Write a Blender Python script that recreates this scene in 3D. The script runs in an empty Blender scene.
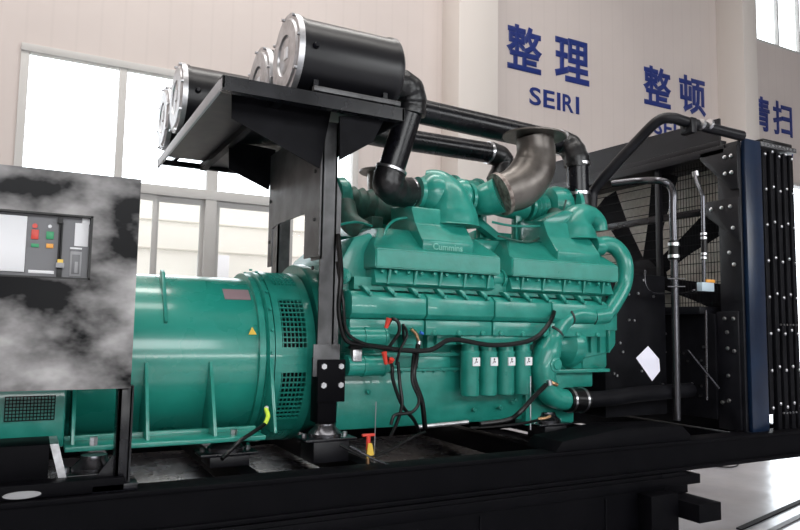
import bpy, bmesh, math, random
from mathutils import Vector, Matrix
random.seed(7)
S = bpy.context.scene
C = S.collection
PI = math.pi

# ------------------------------------------------------------------ camera
CR = Vector((0.88229756, -0.47041488, 0.01615142))
CU = Vector((-0.05656193, -0.0718956, 0.99580709))
CF = Vector((0.46728126, 0.87951172, 0.09004089))
EYE = Vector((0, 0, 1.55))
FPX = 685.47
cam = bpy.data.cameras.new('camera'); camo = bpy.data.objects.new('camera', cam); C.objects.link(camo)
camo.matrix_world = Matrix(((CR.x, CU.x, -CF.x, EYE.x), (CR.y, CU.y, -CF.y, EYE.y), (CR.z, CU.z, -CF.z, EYE.z), (0, 0, 0, 1)))
cam.sensor_width = 36; cam.lens = 36 * FPX / 800; cam.clip_start = .05; cam.clip_end = 300
S.camera = camo

# ------------------------------------------------------------------ world, lights, exposure
S.view_settings.view_transform = 'Standard'
S.view_settings.look = 'None'
S.view_settings.gamma = 1
S.view_settings.exposure = 0.0
try: S.view_settings.use_curve_mapping = False
except Exception: pass
w = bpy.data.worlds.new('world'); S.world = w; w.use_nodes = True
w.node_tree.nodes['Background'].inputs[0].default_value = (.88, .95, 1, 1)
w.node_tree.nodes['Background'].inputs[1].default_value = 4.5

def area(name, loc, rot, sx, sy, e, col=(1, 1, 1)):
    l = bpy.data.lights.new(name, 'AREA'); l.shape = 'RECTANGLE'; l.size = sx; l.size_y = sy; l.energy = e; l.color = col
    o = bpy.data.objects.new(name, l); C.objects.link(o); o.location = loc; o.rotation_euler = rot
    return o
# daylight of the hall's near-side windows (rows of panes high on unseen_wall_front) and unseen overhead strips added for highlights and fill
area('window_light', (-1.5, -6.8, 5.0), (math.radians(90), 0, 0), 9, 2.6, 340, (1, .97, .95))
area('window_light', (10.5, -6.8, 5.0), (math.radians(90), 0, 0), 9, 2.6, 340, (1, .97, .95))
area('window_light', (2.4, -6.9, 1.75), (math.radians(90), 0, 0), 6, .32, 110, (1, .98, .96))
area('overhead_fill', (1.5, 1.2, 11.6), (0, 0, 0), 16, 1.6, 600, (1, .97, .93))
area('overhead_fill', (.5, 6.6, 11.6), (0, 0, 0), 12, 1.6, 740, (1, .97, .93))

# ------------------------------------------------------------------ materials
def mat(name, col, rough=.5, metal=0, coat=0, spec=.5, emit=None, alpha=None, trans=0):
    m = bpy.data.materials.new(name); m.use_nodes = True
    b = m.node_tree.nodes['Principled BSDF']
    b.inputs['Base Color'].default_value = (*col, 1); b.inputs['Roughness'].default_value = rough
    b.inputs['Metallic'].default_value = metal; b.inputs['Coat Weight'].default_value = coat
    b.inputs['Specular IOR Level'].default_value = spec
    b.inputs['Transmission Weight'].default_value = trans
    if emit: b.inputs['Emission Color'].default_value = (*emit[0], 1); b.inputs['Emission Strength'].default_value = emit[1]
    return m
def noisy(m, c1, c2, scale, detail=4, lo=.35, hi=.65, rough=None, bump=0, bscale=None, stretch=(1, 1, 1)):
    nt = m.node_tree; N = nt.nodes; L = nt.links; b = N['Principled BSDF']
    tc = N.new('ShaderNodeTexCoord'); mp = N.new('ShaderNodeMapping'); mp.inputs['Scale'].default_value = stretch
    L.new(tc.outputs['Object'], mp.inputs[0])
    n = N.new('ShaderNodeTexNoise'); n.inputs['Scale'].default_value = scale; n.inputs['Detail'].default_value = detail
    L.new(mp.outputs[0], n.inputs['Vector'])
    r = N.new('ShaderNodeValToRGB'); r.color_ramp.elements[0].position = lo; r.color_ramp.elements[1].position = hi
    r.color_ramp.elements[0].color = (*c1, 1); r.color_ramp.elements[1].color = (*c2, 1)
    L.new(n.outputs['Fac'], r.inputs[0]); L.new(r.outputs[0], b.inputs['Base Color'])
    if rough:
        mr = N.new('ShaderNodeMapRange'); mr.inputs['To Min'].default_value = rough[0]; mr.inputs['To Max'].default_value = rough[1]
        L.new(n.outputs['Fac'], mr.inputs[0]); L.new(mr.outputs[0], b.inputs['Roughness'])
    if bump:
        n2 = N.new('ShaderNodeTexNoise'); n2.inputs['Scale'].default_value = bscale or scale * 3; n2.inputs['Detail'].default_value = 3
        L.new(mp.outputs[0], n2.inputs['Vector'])
        bp = N.new('ShaderNodeBump'); bp.inputs['Strength'].default_value = bump; bp.inputs['Distance'].default_value = .02
        L.new(n2.outputs['Fac'], bp.inputs['Height']); L.new(bp.outputs[0], b.inputs['Normal'])
    return m
G = noisy(mat('green_paint', (.02, .3, .22), .3, coat=.25), (.012, .215, .168), (.021, .265, .21), 9, rough=(.22, .42), bump=.06, bscale=40)
GB = noisy(mat('green_barrel_paint', (.02, .3, .22), .25, coat=.6), (.014, .245, .19), (.018, .27, .21), 3, rough=(.25, .3))
GB.node_tree.nodes['Principled BSDF'].inputs['Coat Roughness'].default_value = .12
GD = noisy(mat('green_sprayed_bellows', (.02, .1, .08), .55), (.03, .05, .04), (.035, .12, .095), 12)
K = noisy(mat('black_gloss_paint', (.008, .008, .011), .22, spec=.35), (.0035, .0035, .005), (.006, .006, .009), 6, rough=(.2, .34), bump=.03, bscale=18)
KD = mat('black_drum_paint', (.006, .006, .008), .34, spec=.4)
KB = noisy(mat('black_base_paint', (.003, .003, .004), .55, spec=.06), (.0018, .0018, .0028), (.003, .0028, .004), 6)
KS = noisy(mat('black_satin_paint', (.010, .010, .013), .42, spec=.3), (.004, .004, .006), (.007, .007, .010), 8, rough=(.36, .52))
KM = noisy(mat('black_matt_steel', (.012, .012, .016), .6, spec=.12), (.003, .003, .0045), (.006, .006, .008), 8)
RUB = mat('black_rubber', (.003, .003, .0035), .33, spec=.3)
RG = noisy(mat('rubber_elbow', (.014, .014, .016), .35), (.004, .004, .005), (.009, .009, .010), 14, bump=.2, bscale=30)
CAB = noisy(mat('black_panel_painted_reflections', (.02, .02, .02), .3, spec=.1), (.002, .002, .003), (.52, .505, .505), 2.4, detail=5, lo=.45, hi=.68, rough=(.2, .4), stretch=(.9, 1, 1.35))  # pale clouds in the base colour imitate reflections of the surroundings
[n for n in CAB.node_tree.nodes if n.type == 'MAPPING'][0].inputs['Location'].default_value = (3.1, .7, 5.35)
CABK = mat('cabinet_edge', (.02, .02, .022), .35)
ST = mat('steel', (.62, .62, .64), .28, metal=1)
ALU = noisy(mat('brushed_aluminium', (.5, .5, .52), .38, metal=.85), (.42, .42, .43), (.6, .6, .62), 18, rough=(.28, .46))
PLG = noisy(mat('grey_galvanised_plate', (.2, .2, .21), .45, metal=.4), (.06, .06, .062), (.12, .12, .125), 7)
DS = mat('dark_satin_pipe', (.10, .10, .11), .25, metal=.9)
EX = noisy(mat('bare_exhaust_metal', (.19, .17, .155), .42, metal=.6), (.085, .075, .068), (.19, .17, .155), 6, rough=(.3, .46))
NAVY = noisy(mat('navy_black_channel', (.01, .03, .075), .33), (.003, .010, .03), (.005, .018, .048), 3)
CORE = noisy(mat('radiator_fins', (.42, .38, .33), .6), (.62, .58, .52), (.74, .70, .64), 30)
WHT = mat('white_label', (.8, .8, .82), .5)
PAPER = mat('white_paper', (.85, .84, .95), .6)
RUST = noisy(mat('flange_scale', (.3, .25, .22), .6, metal=.3), (.10, .07, .06), (.36, .31, .28), 22)
GREYP = mat('grey_plastic', (.15, .15, .16), .45)
LGREY = mat('light_grey_plastic', (.3, .3, .31), .45)
RED = mat('red_plastic', (.65, .05, .03), .4)
GRN = mat('green_plastic', (.02, .3, .12), .4)
YEL = mat('yellow_plastic', (.72, .48, .06), .4)
ORA = mat('orange_plastic', (.8, .35, .05), .4)
YG = mat('yellow_green_wire', (.55, .75, .05), .4)
BRASS = mat('brass_fitting', (.6, .36, .2), .3, metal=1)
BLUE = mat('blue_tape', (.02, .12, .5), .5)
PINK = mat('pink_nameplate', (.28, .2, .22), .4)
INK = mat('black_ink', (.02, .02, .02), .6)
FRAME = mat('window_frame_alu', (.47, .455, .44), .45)
LET = noisy(mat('blue_wall_letters', (.02, .04, .24), .35), (.008, .024, .15), (.014, .028, .17), 1)
BRN = mat('wooden_plank', (.35, .25, .2), .6)

wallm = noisy(mat('beige_wall', (.56, .49, .45), .75), (.525, .462, .438), (.565, .50, .472), .5)
def wall_lines(m):      # faint vertical joints of cladding panels
    nt = m.node_tree; N = nt.nodes; L = nt.links; b = N['Principled BSDF']
    old = b.inputs['Base Color'].links[0].from_socket
    tc = N.new('ShaderNodeTexCoord'); wv = N.new('ShaderNodeTexWave'); wv.wave_type = 'BANDS'; wv.bands_direction = 'X'
    wv.inputs['Scale'].default_value = 1.05
    L.new(tc.outputs['Object'], wv.inputs['Vector'])
    r = N.new('ShaderNodeValToRGB'); r.color_ramp.elements[0].position = 0; r.color_ramp.elements[0].color = (.965, .965, .965, 1)
    r.color_ramp.elements[1].position = .06; r.color_ramp.elements[1].color = (1, 1, 1, 1)
    L.new(wv.outputs['Color'], r.inputs[0])
    mx = N.new('ShaderNodeMix'); mx.data_type = 'RGBA'; mx.blend_type = 'MULTIPLY'; mx.inputs[0].default_value = 1
    L.new(old, mx.inputs[6]); L.new(r.outputs[0], mx.inputs[7]); L.new(mx.outputs[2], b.inputs['Base Color'])
wall_lines(wallm)
pilm = mat('pilaster_paint', (.60, .55, .515), .7)
floorm = noisy(mat('grey_epoxy_floor', (.4, .4, .41), .25), (.36, .365, .40), (.44, .445, .48), 1.2, rough=(.08, .30), bump=.2, bscale=3)
ceilm = mat('ceiling_sheet', (.5, .48, .46), .8)
outm = mat('outside_cladding', (.86, .84, .77), .7)
glass = mat('window_glass', (1, 1, 1), .0, trans=1)
glass.node_tree.nodes['Principled BSDF'].inputs['IOR'].default_value = 1.03

# ------------------------------------------------------------------ mesh helpers
def U(px, py, y):       # survey point: where the sight line through a photograph point meets the depth plane Y = y
    d = CF + CR * ((px - 400) / FPX) + CU * ((265 - py) / FPX)
    return EYE + d * (y / d.y)
def smoothpath(P, n=6):
    P = [Vector(p) for p in P]
    if len(P) < 3: return P
    out = []
    for i in range(len(P) - 1):
        a = P[max(i - 1, 0)]; b = P[i]; c = P[i + 1]; d = P[min(i + 2, len(P) - 1)]
        for k in range(n):
            t = k / n
            out.append(.5 * ((2 * b) + (c - a) * t + (2 * a - 5 * b + 4 * c - d) * t * t + (3 * b - a - 3 * c + d) * t ** 3))
    out.append(P[-1]); return out
class MB:
    def __init__(s): s.bm = bmesh.new()
    def box(s, x0, x1, y0, y1, z0, z1, b=0):
        vs = [s.bm.verts.new((x, y, z)) for x in (x0, x1) for y in (y0, y1) for z in (z0, z1)]
        f = [(0, 1, 3, 2), (4, 6, 7, 5), (0, 4, 5, 1), (2, 3, 7, 6), (0, 2, 6, 4), (1, 5, 7, 3)]
        fs = [s.bm.faces.new([vs[i] for i in q]) for q in f]
        if b: bmesh.ops.bevel(s.bm, geom=list({e for q in fs for e in q.edges}), offset=b, segments=2, affect='EDGES', profile=.5)
        return s
    def prism(s, pts, axis, a0, a1, b=0):      # pts in the two other axes, in order
        def mk(p, a): return {'X': (a, p[0], p[1]), 'Y': (p[0], a, p[1]), 'Z': (p[0], p[1], a)}[axis]
        A = [s.bm.verts.new(mk(p, a0)) for p in pts]; B = [s.bm.verts.new(mk(p, a1)) for p in pts]
        fs = [s.bm.faces.new(A), s.bm.faces.new(list(reversed(B)))]
        n = len(pts)
        for i in range(n): fs.append(s.bm.faces.new((A[i], B[i], B[(i + 1) % n], A[(i + 1) % n])))
        if b: bmesh.ops.bevel(s.bm, geom=list({e for q in fs for e in q.edges}), offset=b, segments=2, affect='EDGES', profile=.5)
        return s
    def quad3(s, pts, th=.004):     # thin slab through four 3-D points
        P = [Vector(p) for p in pts]; n = (P[1] - P[0]).cross(P[2] - P[0]).normalized() * th
        A = [s.bm.verts.new(p) for p in P]; B = [s.bm.verts.new(p + n) for p in P]
        s.bm.faces.new(A); s.bm.faces.new(list(reversed(B)))
        for i in range(len(P)): s.bm.faces.new((A[i], B[i], B[(i + 1) % len(P)], A[(i + 1) % len(P)]))
        return s
    def rings(s, P, R, seg=16, cap=True, asp=None):
        P = [Vector(p) for p in P]; up = None; last = None; first = None
        for i, p in enumerate(P):
            t = (P[min(i + 1, len(P) - 1)] - P[max(i - 1, 0)]).normalized() if len(P) > 1 else Vector((0, 0, 1))
            if t.length == 0: t = last_t
            last_t = t
            if up is None:
                up = Vector((0, 0, 1)) if abs(t.z) < .9 else Vector((0, 1, 0))
            u = (up - t * up.dot(t)).normalized(); v = t.cross(u); up = u
            r = R[i] if isinstance(R, (list, tuple)) else R
            ring = [s.bm.verts.new(p + (u * math.cos(a) + v * math.sin(a) * (asp or 1)) * r) for a in [2 * PI * k / seg for k in range(seg)]]
            if last:
                for k in range(seg): s.bm.faces.new((last[k], last[(k + 1) % seg], ring[(k + 1) % seg], ring[k]))
            else: first = ring
            last = ring
        if cap: s.bm.faces.new(list(reversed(first))); s.bm.faces.new(last)
        return s
    def tube(s, P, r, seg=12, n=6, cap=True):
        Q = smoothpath(P, n)
        if isinstance(r, (list, tuple)):
            m = len(r) - 1; R = []
            for i in range(len(Q)):
                t = i / (len(Q) - 1) * m; k = min(int(t), m - 1); R.append(r[k] + (r[k + 1] - r[k]) * (t - k))
        else: R = r
        return s.rings(Q, R, seg, cap)
    def cyl(s, p0, p1, r, seg=16, r2=None): 
        p0 = Vector(p0); p1 = Vector(p1)
        return s.rings([p0, p1], [r, r if r2 is None else r2], seg)
    def lathe(s, o, axis, prof, seg=32):     # prof: (distance along axis, radius)
        o = Vector(o); ax = Vector(axis).normalized()
        u = Vector((0, 0, 1)) if abs(ax.z) < .9 else Vector((0, 1, 0)); u = (u - ax * u.dot(ax)).normalized(); v = ax.cross(u)
        last = None
        for t, r in prof:
            r = max(r, 1e-4)
            ring = [s.bm.verts.new(o + ax * t + (u * math.cos(a) + v * math.sin(a)) * r) for a in [2 * PI * k / seg for k in range(seg)]]
            if last:
                for k in range(seg): s.bm.faces.new((last[k], last[(k + 1) % seg], ring[(k + 1) % seg], ring[k]))
            else: s.bm.faces.new(list(reversed(ring)))
            last = ring
        s.bm.faces.new(last); return s
    def bolt(s, p, d, r=.012, h=.01): 
        p = Vector(p); d = Vector(d).normalized(); return s.rings([p, p + d * h], r, 6)
    def build(s, name, m, parent=None, ang=35):
        bmesh.ops.recalc_face_normals(s.bm, faces=s.bm.faces[:])
        ca = math.radians(ang)
        for f in s.bm.faces: f.smooth = True
        for e in s.bm.edges:
            if len(e.link_faces) == 2: e.smooth = e.calc_face_angle(0) < ca
        me = bpy.data.meshes.new(name); s.bm.to_mesh(me); s.bm.free(); me.materials.append(m)
        o = bpy.data.objects.new(name, me); C.objects.link(o)
        if parent: 
            o.parent = parent
            # Empties keep no rotation, so cancel only the translation up the chain
            q = parent; off = Vector((0, 0, 0))
            while q: off += q.location; q = q.parent
            o.location = -off
        return o
def thing(name, label, cat, loc=(0, 0, 0), group=None):
    o = bpy.data.objects.new(name, None); o.empty_display_size = .2; C.objects.link(o); o.location = loc
    o['label'] = label; o['category'] = cat
    if group: o['group'] = group
    return o
def tag(o, label, cat, group=None, kind=None):
    o['label'] = label; o['category'] = cat
    if group: o['group'] = group
    if kind: o['kind'] = kind
    return o
def struct(o): o['kind'] = 'structure'; return o
def lab(o, l): o['label'] = l; return o

# ------------------------------------------------------------------ hall
struct(MB().box(-9, 26, -7, 10.3, -.12, 0).build('floor', floorm))
WX0, WX1, WZ0, WZ1 = -.34, 4.50, 1.0, 5.16      # back window
CX0, CX1, CZ0, CZ1 = 14.0, 24.0, 8.50, 10.6       # clerestory
DX0, DX1, DZ1 = 14.6, 20.5, 5.2                   # far doorway, widened out of view to brighten the floor reflections
wb = MB()
def wp(x0, x1, z0, z1): wb.box(x0, x1, 10, 10.25, z0, z1)
wp(-9, WX0, 0, 12); wp(WX0, WX1, 0, WZ0); wp(WX0, WX1, WZ1, 12); wp(WX1, CX0, 0, 12)
wp(CX0, DX0, 0, CZ0); wp(DX0, DX1, DZ1, CZ0); wp(DX1, CX1, 0, CZ0); wp(CX0, CX1, CZ1, 12); wp(CX1, 26, 0, 12)
struct(wb.build('wall_back', wallm))
struct(MB().box(-9.2, -9, -7, 10.3, 0, 12).build('wall_left', wallm))
struct(MB().box(26, 26.2, -7, 10.3, 0, 12).build('wall_right', wallm))
wf = MB()
wf.box(-9, 26, -7.25, -7, 0, 1.45); wf.box(-9, 26, -7.25, -7, 2.05, 3.6); wf.box(-9, -.7, -7.25, -7, 1.45, 2.05); wf.box(5.5, 26, -7.25, -7, 1.45, 2.05); wf.box(-9, 26, -7.25, -7, 6.4, 12)
for a, b in ((-9, -6.2), (3.2, 5.8), (15.2, 26)): wf.box(a, b, -7.25, -7, 3.6, 6.4)
struct(wf.build('unseen_wall_front', mat('unseen_wall_dark', (.12, .12, .12), .8)))  # unseen wall, toned dark so the black paint reflects less light
struct(MB().box(-9, 26, -7, 10.3, 12, 12.2).build('ceiling', ceilm))
# pilasters on the back wall
def pil(x0, x1, d, n): struct(MB().box(x0, x1, 10 - d, 10, 0, 12, .004).build(n, pilm))
pil(6.083, 6.89, .55, 'trim_1'); pil(13.40, 13.86, .67, 'trim_2')
# back window
def frame_bar(mb, x0, x1, z0, z1, y0=9.96, y1=10.10): mb.box(x0, x1, y0, y1, z0, z1, .006)
wn = bpy.data.objects.new('window_1', None); C.objects.link(wn); wn['kind'] = 'structure'; wn.location = (2.1, 10, 1)
fm = MB()
TZ = 3.40
for x, wd in ((WX0, .10), (.86, .10), (2.10, .16), (3.30, .10), (WX1 - .1, .10)):
    frame_bar(fm, x, x + wd, WZ0, WZ1)
frame_bar(fm, WX0, WX1, WZ1 - .1, WZ1, 9.94); frame_bar(fm, WX0, WX1, WZ0, WZ0 + .08, 9.94); frame_bar(fm, WX0, WX1, TZ - .06, TZ + .08, 9.95)
fm.build('window_frame', FRAME, wn)
for a, b in ((-.22, .86), (.96, 1.44), (1.42, 2.10), (2.27, 3.30), (3.40, 4.4)):
    sh = MB(); q = .055; y = 10.0 if b < 1.5 else 10.045
    sh.box(a, a + q, y, y + .04, WZ0 + .16, TZ - .14); sh.box(b - q, b, y, y + .04, WZ0 + .16, TZ - .14)
    sh.box(a, b, y, y + .04, TZ - .14, TZ - .06); sh.box(a, b, y, y + .04, WZ0 + .08, WZ0 + .16)
    sh.build('window_sash', FRAME, wn)
for a, b in ((WX0 + .1, .86), (.96, 2.10), (2.26, 3.30), (3.40, WX1 - .1)):
    for z0, z1 in ((WZ0 + .1, TZ - .06), (TZ + .08, WZ1 - .1)):
        MB().box(a, b, 10.12, 10.126, z0, z1).build('window_pane', glass, wn)
# clerestory
wn = bpy.data.objects.new('window_2', None); C.objects.link(wn); wn['kind'] = 'structure'; wn.location = (19, 10, 8.5)
fm = MB()
x = CX0
while x < CX1 - .1:
    frame_bar(fm, x, x + .05, CZ0, CZ1, 10.02, 10.12); x += .86
frame_bar(fm, CX0, CX1, CZ0, CZ0 + .06, 10.0, 10.12); frame_bar(fm, CX0, CX1, CZ1 - .06, CZ1, 10.0, 10.12)
fm.build('window_frame', FRAME, wn)
MB().box(CX0, CX1, 10.13, 10.136, CZ0 + .06, CZ1 - .06).build('window_pane', glass, wn)
dm = MB()
for a, b in ((DX0, DX0 + .08), (DX1 - .08, DX1)): dm.box(a, b, 9.97, 10.2, 0, DZ1)
dm.box(DX0, DX1, 9.97, 10.2, DZ1 - .08, DZ1)
struct(dm.build('door_1', FRAME))
# near-side window frames (light comes from here)
for i, (a, b) in enumerate(((-6.2, 3.2), (5.8, 15.2))):
    fm = MB(); x = a
    while x <= b + .01: fm.box(x - .04, x + .04, -7.1, -7.0, 3.6, 6.4); x += (b - a) / 6
    fm.box(a, b, -7.1, -7, 3.6, 3.68); fm.box(a, b, -7.1, -7, 6.32, 6.4)
    struct(fm.build('window_%d' % (i + 3), FRAME))
# outside
ob = thing('warehouse_building', 'pale cream clad warehouse outside, seen through the lower window panes', 'building', (3, 14, 0))
MB().box(-8, 16, 13.6, 20, -.3, 3.9).build('wall', outm, ob)
sm = MB()
for z in (.6, 1.2, 1.8, 2.35, 2.95, 3.5): sm.box(-8, 16, 13.57, 13.6, z, z + .025)
sm.build('cladding_rail', mat('cladding_joint', (.66, .63, .56), .7), ob)
MB().box(2.75, 3.35, 13.5, 13.6, 2.45, 2.9, .01).build('window', WHT, ob)
MB().box(4.3, 4.9, 13.5, 13.6, 1.75, 2.1, .01).build('window', WHT, ob)
struct(MB().box(-20, 40, 10.3, 60, -.3, -.1).build('ground', mat('outside_concrete', (.5, .5, .5), .8)))

# wall lettering
def glyph(ch, x0, x1, z0, z1, parent, name, bold=.0):
    c = bpy.data.curves.new('t', 'FONT'); c.body = ch; c.size = 1; c.extrude = 0; c.bevel_depth = bold; c.bevel_resolution = 0; c.resolution_u = 3
    o = bpy.data.objects.new('t', c); C.objects.link(o); bpy.context.view_layer.update()
    dg = bpy.context.evaluated_depsgraph_get()
    me = bpy.data.meshes.new_from_object(o.evaluated_get(dg)); bpy.data.objects.remove(o); bpy.data.curves.remove(c)
    xs = [v.co.x for v in me.vertices]; ys = [v.co.y for v in me.vertices]
    sx = (x1 - x0) / (max(xs) - min(xs)); sz = (z1 - z0) / (max(ys) - min(ys)); mx, mn = min(xs), min(ys)
    bm = bmesh.new(); bm.from_mesh(me)
    for v in bm.verts: v.co = Vector((x0 + (v.co.x - mx) * sx, -v.co.z * sx * .5, z0 + (v.co.y - mn) * sz))
    bpy.data.meshes.remove(me)
    mb = MB(); mb.bm.free(); mb.bm = bm
    return mb
def wall_glyph(ch, x0, x1, z0, z1, parent, name, bold):
    mb = glyph(ch, x0, x1, z0, z1, parent, name, bold)
    for v in mb.bm.verts: v.co.y += 9.990
    return mb.build(name, LET, parent)
def sign(lbl, chars, latin, x, zc, lx, lz):
    t = thing('wall_sign', lbl, 'sign', (x[0][0], 9.99, zc[0]))
    for ch, (a, b) in zip(chars, x): wall_glyph(ch, a, b, zc[0], zc[1], t, 'character', .027)
    if latin:
        mb = latin; wds = {'I': .32}; tot = sum(wds.get(c, 1) for c in latin) + .18 * (len(latin) - 1)
        u = (lx[1] - lx[0]) / tot; p = lx[0]
        for c in latin:
            wd = wds.get(c, 1) * u; wall_glyph(c, p, p + wd, lz[0], lz[1], t, 'letter', .022); p += wd + .18 * u
    return t
sign('large blue two-character wall sign with SEIRI below, nearest the pilaster', '整理', 'SEIRI', ((7.47, 8.32), (8.63, 9.52)), (6.38, 7.27), (8.01, 9.25), (5.77, 6.12))
sign('blue two-character wall sign above the radiator, its Latin letters mostly hidden', '整顿', 'SEITON', ((11.02, 11.87), (12.12, 12.98)), (6.30, 7.17), (11.32, 12.9), (5.70, 6.05))
sign('blue two-character wall sign at far right, cut by the second pilaster', '清扫', 'SEISO', ((14.45, 15.25), (15.36, 16.12)), (6.30, 7.14), (14.75, 16.1), (5.70, 6.05))

# ------------------------------------------------------------------ base frame and fuel tank
t = thing('base_frame', 'black steel skid frame running under the whole generator set', 'frame', (2.4, 4.7, 0))
for y in (3.5, 5.7):
    m = MB(); m.box(-1.4, 5.95, y, y + .02, .56, .76); m.box(-1.4, 5.95, y - .03, y + .14, .74, .765, .003); m.box(-1.4, 5.95, y - .03, y + .14, .555, .58, .003)
    m.build('rail', KB, t)
for x in (-.7, .35, 1.05, 1.75, 3.1, 4.1, 5.0, 5.85):
    MB().box(x, x + .1, 3.53, 5.70, .60, .738, .004).build('cross_member', KB, t)
MB().prism([(3.0, .765), (4.27, .765), (4.27, .80), (4.18, .872), (3.6, .885), (3.06, .83)], 'Y', 3.48, 3.78, .004).build('side_cover', KB, t)
hp = U(22, 495, 3.498); m = MB(); m.prism([(hp.x + .075 * math.cos(a), hp.z + .016 * math.sin(a)) for a in [2 * PI * k / 20 for k in range(20)]], 'Y', 3.492, 3.4995); lab(m.build('lifting_eye', LGREY, t), 'pale flattened oval at the far left of the rail')
t = thing('fuel_tank', 'long black base fuel tank under the skid frame', 'tank', (1.4, 4.7, 0))
m = MB(); m.box(-1.4, 3.95, 3.46, 3.50, .18, .552, .004); m.box(3.7, 3.96, 3.34, 3.46, .18, .45, .004); m.box(3.95, 4.2, 3.46, 3.50, .405, .552, .004); m.build('tank_side', KB, t)
MB().box(-1.4, 3.95, 3.50, 5.75, .18, .552, .008).build('tank_body', K, t)
MB().box(3.952, 4.2, 3.50, 5.75, .405, .552, .004).build('tank_end', KB, t)
MB().box(-1.4, 4.31, 3.44, 5.77, .465, .53, .004).build('flange', KB, t)
for x in (-.05, 1.03, 2.4, 3.4): MB().box(x, x + .006, 3.452, 3.462, .19, .44).build('seam', KM, t)
tag(MB().box(3.98, 4.2, 3.19, 6.0, .28, .40, .006).build('support_beam', KB), 'black transverse box beam on the floor under the tank right end', 'beam')
for x in (-.9, .6, 2.4): tag(MB().box(x, x + .22, 3.47, 5.9, .0, .178, .004).build('support_beam', KB), 'black transverse block under the fuel tank, in its shadow', 'beam', 'blocks in the shadow under the tank')
tag(MB().box(3.70, 3.975, 3.32, 5.9, .0, .175, .004).build('packing_block', KB), 'black block on the floor below the tank right end, left of the box beam', 'block')
tag(MB().box(3.98, 4.2, 3.75, 5.9, .0, .278, .004).build('packing_block', KB), 'black packing block under the transverse box beam, in shadow', 'block')
# items on the floor at right
tag(MB().prism([(5.0, 3.62), (9.5, 4.75), (9.5, 4.80), (5.0, 3.67)], 'Z', 0.001, .012).build('cable_cover', KM), 'thin black strip lying across the grey floor at lower right', 'strip')
tag(MB().prism([(4.95, 3.42), (9.5, 4.58), (9.5, 4.62), (4.95, 3.47)], 'Z', 0.001, .012).build('metal_edge', PLG), 'thin grey metal edge strip on the floor beside the black strip', 'strip')
tag(MB().prism([(4.50, 3.17), (5.05, 3.39), (5.01, 3.50), (4.45, 3.28)], 'Z', .002, .03, .003).build('wooden_plank', BRN), 'short reddish wooden plank on the floor at the lower right', 'plank')
tag(MB().tube([(6.9, 5.6, .01), (7.15, 5.3, .01), (7.5, 5.45, .01), (7.9, 5.8, .01)], .008, 6).build('loose_wire', KM), 'thin loose wire curled on the floor right of the radiator', 'wire')

# ------------------------------------------------------------------ vibration mounts
def mount(x, y, z0, z1, lbl, w_=.11):
    t = thing('vibration_mount', lbl, 'mount', (x, y, z0))
    MB().box(x - w_, x + w_, y - w_, y + w_, z0, z1 - .09, .006).build('pedestal', KS, t)
    MB().box(x - w_ - .05, x + w_ + .05, y - w_, y + w_, z1 - .09, z1 - .075, .003).build('base_plate', K, t)
    MB().lathe((x, y, z1 - .075), (0, 0, 1), [(0, .10), (.02, .10), (.055, .065), (.075, .06)]).build('rubber_dome', DS, t)
    for s in (-1, 1): MB().bolt((x + s * (w_ + .02), y, z1 - .075), (0, 0, 1), .014, .02).build('bolt', ST, t)
    return t
mount(.30, 3.72, .767, .905, 'round steel mount beneath the alternator foot, beside the cabinet post', .10)
mount(1.0, 3.95, .767, .915, 'square mount under the right end of the alternator foot rail', .11)
mount(1.56, 3.85, .767, .975, 'domed steel mount under the foot of the tall rack post', .11)
mount(3.35, 3.98, .767, .95, 'domed mount beneath the right end of the green sump', .10)

# ------------------------------------------------------------------ alternator
AY, AZ = 4.55, 1.345
t = thing('alternator', 'large teal green alternator barrel with louvred drive end', 'alternator', (.7, AY, .9))
def band(o, prof): return MB().lathe(o, (1, 0, 0), prof, 64)
m = band((-1.1, AY, AZ), [(0, .40), (.02, .49), (.06, .51), (2.30, .51)]); m.build('barrel', GB, t)
MB().lathe((1.20, AY, AZ), (1, 0, 0), [(0, .51), (0, .545), (.035, .545), (.045, .53), (.05, .54), (.055, .557), (.085, .557), (.09, .54), (.12, .54)], 64).build('end_ring', G, t)
# louvred drive-end: shell of bars with openings
NS = 120; R = .605
def shell_seg(m, x0, x1, a0, a1, r0, r1, n=4):
    for i in range(n):
        b0 = a0 + (a1 - a0) * i / n; b1 = a0 + (a1 - a0) * (i + 1) / n
        pts = [(AY - r * math.cos(b), AZ + r * math.sin(b)) for r, b in ((r0, b0), (r0, b1), (r1, b1), (r1, b0))]
        m.prism(pts, 'X', x0, x1)
D = math.radians
m = MB(); X0, X1 = 1.31, 1.56
m.lathe((X0 - .02, AY, AZ), (1, 0, 0), [(0, .55), (0, .562), (.04, .562), (.04, .54)], 72)
m.lathe((X1 - .07, AY, AZ), (1, 0, 0), [(0, .54), (0, .562), (.055, .562), (.066, .53), (.07, .45)], 72)
for k in range(-8, 8):    # openings centred every 45 degrees from +22 deg
    c = 4 + 45 * k / 2
openings = [(-86, -54), (-42, -8), (7, 41), (55, 88), (101, 135)]
prev = -100
for a, b in openings + [(260, 260)]:
    shell_seg(m, X0 + .0, X1 - .02, D(prev), D(a), .54, .56, max(2, int((a - prev) / 5))); prev = b
m.build('fan_housing', G, t)
MB().lathe((X0, AY, AZ), (1, 0, 0), [(0, .3), (0, .47), (.29, .47), (.29, .3)], 48).build('rotor_fan', KM, t)
for a, b in openings:
    m = MB(); n = 10
    for i in range(n + 1):
        c = a + (b - a) * i / n
        shell_seg(m, X0 + .02, X1 - .012, D(c - .35), D(c + .35), .545, .557, 1)
    for i in range(9):
        xx = X0 + .03 + (X1 - X0 - .05) * i / 8
        shell_seg(m, xx - .0025, xx + .0025, D(a), D(b), .546, .555, 6)
    m.build('louvre_grille', G, t)
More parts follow.
